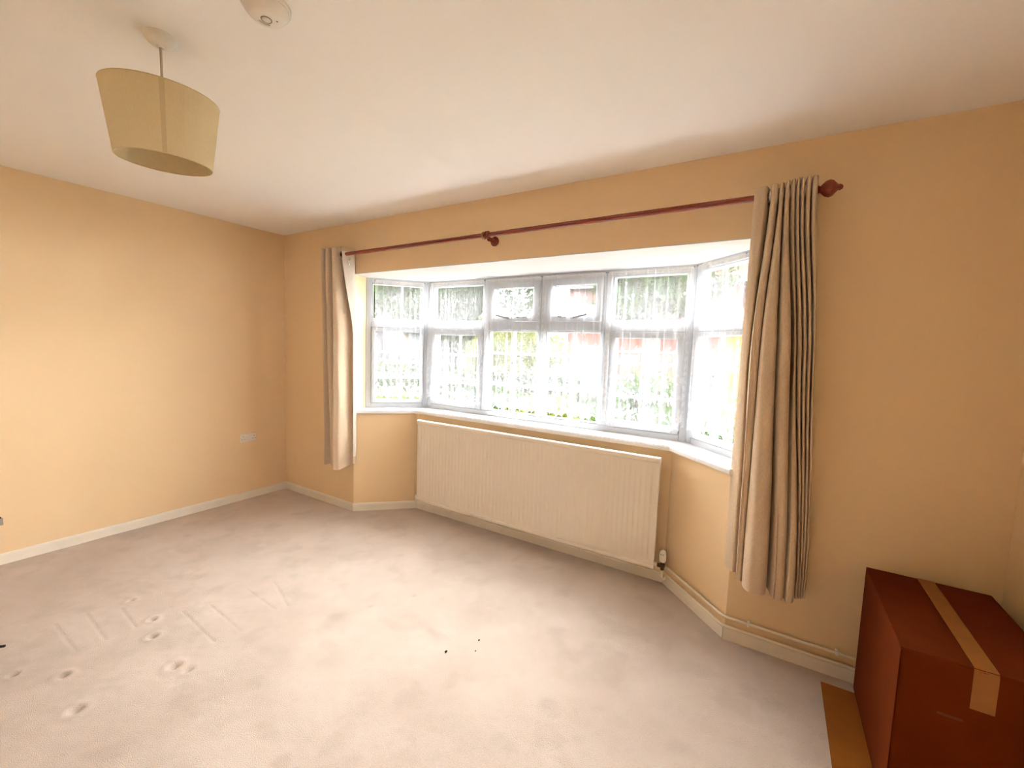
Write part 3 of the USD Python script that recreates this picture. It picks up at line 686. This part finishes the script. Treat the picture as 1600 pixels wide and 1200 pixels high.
obj('indicator_light', move(trimesh.creation.icosphere(2, .0028), [.020, .020, -.0385]), 'grey_plastic', sa)

# ------------------------------------------------------------------ sockets
so = thing('power_socket', (0, -0.349, 0.555), 'white double power socket low on the left wall near the corner', 'power socket')
obj('faceplate', cbox([0, -.068, -.040], [.009, .068, .040], .004), 'white_plastic', so)
for sgn in (-1, 1):
    obj('rocker_switch', cbox([.008, sgn * .020 - .006, .010], [.0125, sgn * .020 + .006, .028], .002), 'white_plastic', so)
    for (dy, dz, w, h) in ((0, .014, .0035, .007), (-.011, -.010, .006, .0035), (.011, -.010, .006, .0035)):
        obj('pin_hole', bx([.0078, sgn * .046 + dy - w / 2 - .0005, dz - h / 2], [.0094, sgn * .046 + dy + w / 2 + .0005, dz + h / 2]), 'dark_slot', so)
s2b = thing('aerial_socket', (0, -1.845, 0.272), 'small grey wall socket low on the left wall at the photo edge', 'wall socket')
obj('faceplate', cbox([0, -.052, -.026], [.014, .052, .018], .003), 'grey_plastic', s2b)
obj('top_edge', cbox([0, -.050, .018], [.017, .046, .026], .003), 'black_rubber', s2b)
obj('connector', move(trimesh.creation.cylinder(.006, .016, sections=16, transform=trimesh.transformations.rotation_matrix(math.pi / 2, [0, 1, 0])), [.016, 0, 0]), 'brass_dark', s2b)
cb = thing('cable', (1.06, -2.01, 0.004), 'end of a black cable lying on the carpet at the left edge', 'cable')
obj('lead', tube(round_path([(-.30, -.10, .004), (-.12, -.06, .004), (-.02, .005, .006), (.018, .032, .007)], .05, 6), .0042, 10), 'black_rubber', cb, smooth=True)
obj('plug_tip', tube([(.016, .030, .007), (.030, .044, .008)], .0055, 10), 'black_rubber', cb, smooth=True)
for i, (x, y, r) in enumerate([(2.748, -.871, .0055), (2.86, -.79, .003), (2.83, -.72, .004)]):
    m = trimesh.creation.icosphere(2, r); m.apply_scale([1, 1.4, .7]); m.vertices += .25 * r * (meshkit.noise(m.vertices * 400, i)[:, None] - .5)
    obj('carpet_speck', move(m, [x, y, .003]), 'dark_slot', smooth=True, label=['largest black speck on the carpet in mid floor', 'smallest black speck right of the largest speck on the carpet', 'black speck nearest the radiator on the open carpet'][i], cat='speck', group='dark specks on the carpet')

# ------------------------------------------------------------------ cardboard box and sheet
BX, BY, BWd, BD, BHt = 4.362, -0.648, 0.372, 0.590, 0.545
sh = thing('cardboard_sheet', (4.24, -1.00, 0), 'flat brown cardboard sheet on the carpet, partly under the box', 'cardboard')
pts = [(0, 0), (.50, 0), (.50, .915), (.004, .908)]
obj('sheet', prism(pts, .003, .008), 'cardboard_sheet', sh)
obj('fold_line', bx([.002, .43, .0078], [.50, .434, .0092]), 'card_print', sh)
bxp = thing('cardboard_box', (BX, BY, 0.0095), 'large taped brown cardboard box in the right corner', 'box')
t = .005
Hh = BHt
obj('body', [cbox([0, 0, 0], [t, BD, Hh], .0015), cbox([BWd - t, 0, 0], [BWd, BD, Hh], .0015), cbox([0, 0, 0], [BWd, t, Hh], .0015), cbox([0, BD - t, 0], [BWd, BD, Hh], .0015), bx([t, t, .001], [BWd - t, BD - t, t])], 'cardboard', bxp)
def flap(x0, x1, sag):
    nx, ny = 12, 10
    u, v = np.meshgrid(np.linspace(0, 1, nx), np.linspace(0, 1, ny), indexing='ij')
    z = Hh + .0005 + sag * np.sin(np.pi * v) * (u if x0 < BWd / 2 - .01 else (1 - u)) 
    P = np.stack([x0 + (x1 - x0) * u, .001 + (BD - .002) * v, z], -1)
    return sheet(P, .004)
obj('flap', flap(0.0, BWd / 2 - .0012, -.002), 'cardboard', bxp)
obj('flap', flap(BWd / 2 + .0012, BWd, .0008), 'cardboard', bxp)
nx, ny = 8, 40
u, v = np.meshgrid(np.linspace(-.026, .026, nx), np.linspace(0, 1, ny), indexing='ij')
vl = v * (BD + .125)
yv = np.where(vl < BD, BD - vl, 0.0) - .0012; zv = np.where(vl < BD, Hh + .0065, Hh + .0065 - (vl - BD))
wr = .0010 * meshkit.noise(np.stack([u * 120, vl * 30, 0 * u], -1), 2)
obj('packing_tape', sheet(np.stack([BWd / 2 + u, yv - wr * (vl > BD), zv + wr * (vl < BD)], -1), .0008), 'packing_tape', bxp, smooth=50)
obj('printed_mark', bx([.095, -.0008, Hh - .168], [.15, .0005, Hh - .160]), 'card_print', bxp)

# ------------------------------------------------------------------ outside, seen through the nets
GZ = -0.55
gr = obj('ground', bx([-45, -20, GZ - .2], [30, 12.0, GZ]), 'lawn', label='green lawn around the house, seen outside the bay window', cat='lawn', kind='structure')
obj('path', bx([-3.0, 0.72, GZ - .05], [7.5, 2.4, GZ + .04]), 'tarmac', label='dark paved strip under the bay window outside', cat='path', kind='structure')
obj('road', bx([-45, 12.0, GZ - .2], [30, 60, GZ - .03]), 'tarmac', label='grey street beyond the front garden', cat='road', kind='structure')
def leaves(n, fn, size, seed):
    rg = np.random.default_rng(seed)
    c = fn(rg, n)
    a = rg.normal(size=(n, 3)); a /= np.linalg.norm(a, axis=1)[:, None]
    b = np.cross(a, rg.normal(size=(n, 3))); b /= np.linalg.norm(b, axis=1)[:, None]
    s = size * (0.6 + 0.8 * rg.random((n, 1)))
    V = np.stack([c - a * s, c + b * s * .5, c + a * s, c - b * s * .5], 1).reshape(-1, 3)
    i = np.arange(n)[:, None] * 4
    return trimesh.Trimesh(V, np.vstack([i + [0, 1, 2], i + [0, 2, 3]]), process=False)
def blob(centres, radii):
    centres, radii = np.array(centres, float), np.array(radii, float)
    def fn(rg, n):
        k = rg.integers(0, len(centres), n); d = rg.normal(size=(n, 3)); d /= np.linalg.norm(d, axis=1)[:, None]
        return centres[k] + d * radii[k] * (0.55 + 0.5 * rg.random((n, 1)))
    return fn
def tree(name, x, y, zc, r, hgt, m, seed, label, cat='tree', n=6000, size=.09, trunk=True):
    rg = np.random.default_rng(seed)
    t = thing(name, (x, y, GZ), label, cat)
    k = 14
    cs = np.stack([rg.normal(0, r * .5, k), rg.normal(0, r * .45, k), zc - GZ + rg.uniform(-hgt / 2, hgt / 2, k)], 1)
    rs = np.stack([np.full(k, r * .5)] * 3, 1) * rg.uniform(.7, 1.2, (k, 1))
    obj('foliage', leaves(n, blob(cs, rs), size, seed), m, t, kind='stuff')
    if trunk:
        obj('trunk', tube([(0, 0, -.1), (.05, .02, (zc - GZ) * .5), (0, .05, zc - GZ)], [r * .10, r * .08, r * .05], 10), 'bark', t, smooth=True)
tree('garden_tree', -3.3, 9.4, 1.65, 1.3, 1.0, 'leaf_yellow', 21, 'yellow-leaved tree seen through the two middle lights', n=14000, size=.055)
tree('garden_tree', -7.6, 12.6, 3.2, 1.7, 3.0, 'leaf_dark', 22, 'dark green tree seen through the left angled window', n=8000, size=.12)
tree('garden_tree', -14.2, 15.5, 4.6, 2.6, 4.4, 'leaf_green', 23, 'tall green tree farthest left beyond the front garden', n=8000, size=.18)
tree('garden_tree', -0.2, 15.5, 4.6, 2.2, 2.6, 'leaf_green', 24, 'tall green tree seen through the top of the rightmost centre light', n=8000, size=.14)
tree('garden_tree', 6.2, 15.0, 5.6, 2.6, 3.4, 'leaf_dark', 25, 'green tree standing behind the orange fence', n=7000, size=.14)
tree('garden_shrub', -2.0, 6.9, -0.1, 0.8, .5, 'leaf_green', 26, 'low green shrub on the lawn below the middle lights', 'shrub', 5000, .055, False)
tree('garden_shrub', -0.1, 5.4, -0.05, 0.75, .5, 'leaf_yellow', 27, 'yellow-green shrub close below the third light', 'shrub', 4500, .05, False)
tree('garden_shrub', 1.6, 7.6, 0.1, 1.0, .7, 'leaf_green', 28, 'leafy green shrub in front of the red brick garden wall', 'shrub', 5500, .06, False)
tree('garden_shrub', 3.3, 4.6, 0.0, 0.7, .6, 'leaf_green', 29, 'green shrub below the right angled window', 'shrub', 4500, .05, False)
# hedge along the street
hg = thing('hedge', (-6, 10.8, GZ), 'long clipped green hedge between lawn and street', 'hedge')
obj('foliage', leaves(9000, lambda rg, n: np.stack([rg.uniform(-6, 4.6, n), rg.uniform(-.35, .35, n), rg.uniform(0.05, 1.15, n) ** 1.0], 1), .06, 31), 'leaf_green', hg, kind='stuff')
obj('stems', [tube([(x, 0, -.1), (x + .05, .03, .9)], .025, 6) for x in np.arange(-5.8, 4.5, .6)], 'bark', hg, kind='stuff')
# garden wall
gw = thing('garden_wall', (-1.0, 11.5, GZ), 'low red brick garden wall seen through the rightmost light', 'garden wall')
obj('brickwork', cbox([0, 0, -.1], [3.2, .22, 1.95], .01), 'brick_red', gw)
obj('coping', cbox([-.04, -.04, 1.95], [3.24, .26, 2.02], .01), 'render_white', gw)
# fence
fe = thing('fence', (2.65, 11.0, GZ), 'orange-stained board fence seen beside the long curtain', 'fence')
for i in range(22):
    obj('board', cbox([i * .155, 0, 0], [i * .155 + .147, .022, 2.85 + .01 * (i % 3)], .004), 'orange_wood', fe)
for z in (.5, 2.2): obj('rail', cbox([0, .022, z], [3.4, .07, z + .09], .004), 'orange_wood', fe)
# houses across the street
def house(x, y, wallm, label):
    ho = thing('house', (x, y, GZ), label, 'house', group='houses across the street')
    obj('wall', bx([0, 0, 0], [9.0, 7.0, 5.6]), wallm, ho)
    rf = trimesh.Trimesh(np.array([[-.4, -.4, 5.6], [9.4, -.4, 5.6], [9.4, 7.4, 5.6], [-.4, 7.4, 5.6], [-.4, 3.5, 8.4], [9.4, 3.5, 8.4]]), np.array([[0, 1, 5], [0, 5, 4], [2, 3, 4], [2, 4, 5], [0, 4, 3], [1, 2, 5], [0, 3, 2], [0, 2, 1]]), process=False)
    rfo = obj('roof', rf, 'roof_tile', ho)
    obj('chimney', cbox([6.8, 3.1, 7.2], [7.6, 3.9, 9.3], .02), 'brick_red', rfo)
    obj('fascia', cbox([-.42, -.46, 5.45], [9.42, -.38, 5.68], .01), 'render_white', rfo)
    for (x, z, w, h) in [(.8, 3.4, 1.7, 1.2), (3.7, 3.4, 1.2, 1.2), (6.3, 3.4, 1.7, 1.2), (.8, .9, 1.9, 1.35), (6.0, .9, 2.0, 1.35)]:
        wn_ = obj('window', [cbox([x, -.05, z], [x + w, .02, z + .09]), cbox([x, -.05, z + h - .09], [x + w, .02, z + h]), cbox([x, -.05, z], [x + .09, .02, z + h]), cbox([x + w - .09, -.05, z], [x + w, .02, z + h]), cbox([x + w / 2 - .04, -.05, z], [x + w / 2 + .04, .02, z + h])], 'render_white', ho)
        obj('pane', bx([x + .05, -.02, z + .05], [x + w - .05, -.012, z + h - .05]), 'dark_glass', wn_)
    dr = obj('door', cbox([4.0, -.05, .1], [4.95, .02, 2.2], .01), 'render_white', ho)
    obj('door_pane', bx([4.2, -.058, 1.3], [4.75, -.045, 1.95]), 'dark_glass', dr)
house(-6.5, 21.0, 'brick_red', 'red brick house seen through the middle lights of the bay')
house(-27.0, 22.5, 'render_grey', 'grey rendered house farther left, seen through the left lights')
house(4.0, 21.5, 'render_grey', 'grey rendered house seen through the right angled window')
# parked car
ca = thing('car', (-3.2, 13.6, GZ - .03), 'pale silver-blue parked car beyond the hedge', 'car')
prof = np.array([(-2.05, .35), (-2.10, .62), (-2.0, .80), (-1.15, .92), (-.55, 1.42), (.75, 1.46), (1.45, 1.02), (2.0, .93), (2.12, .62), (2.05, .32)])
m = trimesh.creation.extrude_polygon(Polygon(prof), 1.66, engine='earcut'); m.apply_transform(np.array([[1, 0, 0, 0], [0, 0, -1, .83], [0, 1, 0, 0], [0, 0, 0, 1.0]])); m.fix_normals()
obj('body', m, 'car_paint', ca)
for (a, b) in (((-.98, .96), (-.05, 1.38)), ((.02, .96), (1.15, 1.38))):
    pg = [(a[0], a[1]), (b[0], a[1]), (b[0] if b[0] < 0 else .72, b[1]), (a[0] + (.45 if a[0] < -.5 else 0), b[1])]
    m = trimesh.creation.extrude_polygon(Polygon(pg), .012, engine='earcut'); m.apply_transform(np.array([[1, 0, 0, 0], [0, 0, -1, -.825], [0, 1, 0, 0], [0, 0, 0, 1.0]])); m.fix_normals()
    obj('side_window', m, 'dark_glass', ca)
for x in (-1.3, 1.3):
    for y in (-.75, .75):
        w_ = trimesh.creation.cylinder(.32, .2, sections=28, transform=trimesh.transformations.rotation_matrix(math.pi / 2, [1, 0, 0])); w_.apply_translation([x, y, .32])
        wh = obj('wheel', w_, 'tyre', ca)
        h_ = trimesh.creation.cylinder(.19, .22, sections=20, transform=trimesh.transformations.rotation_matrix(math.pi / 2, [1, 0, 0])); h_.apply_translation([x, y, .32])
        obj('hubcap', h_, 'chrome', wh)
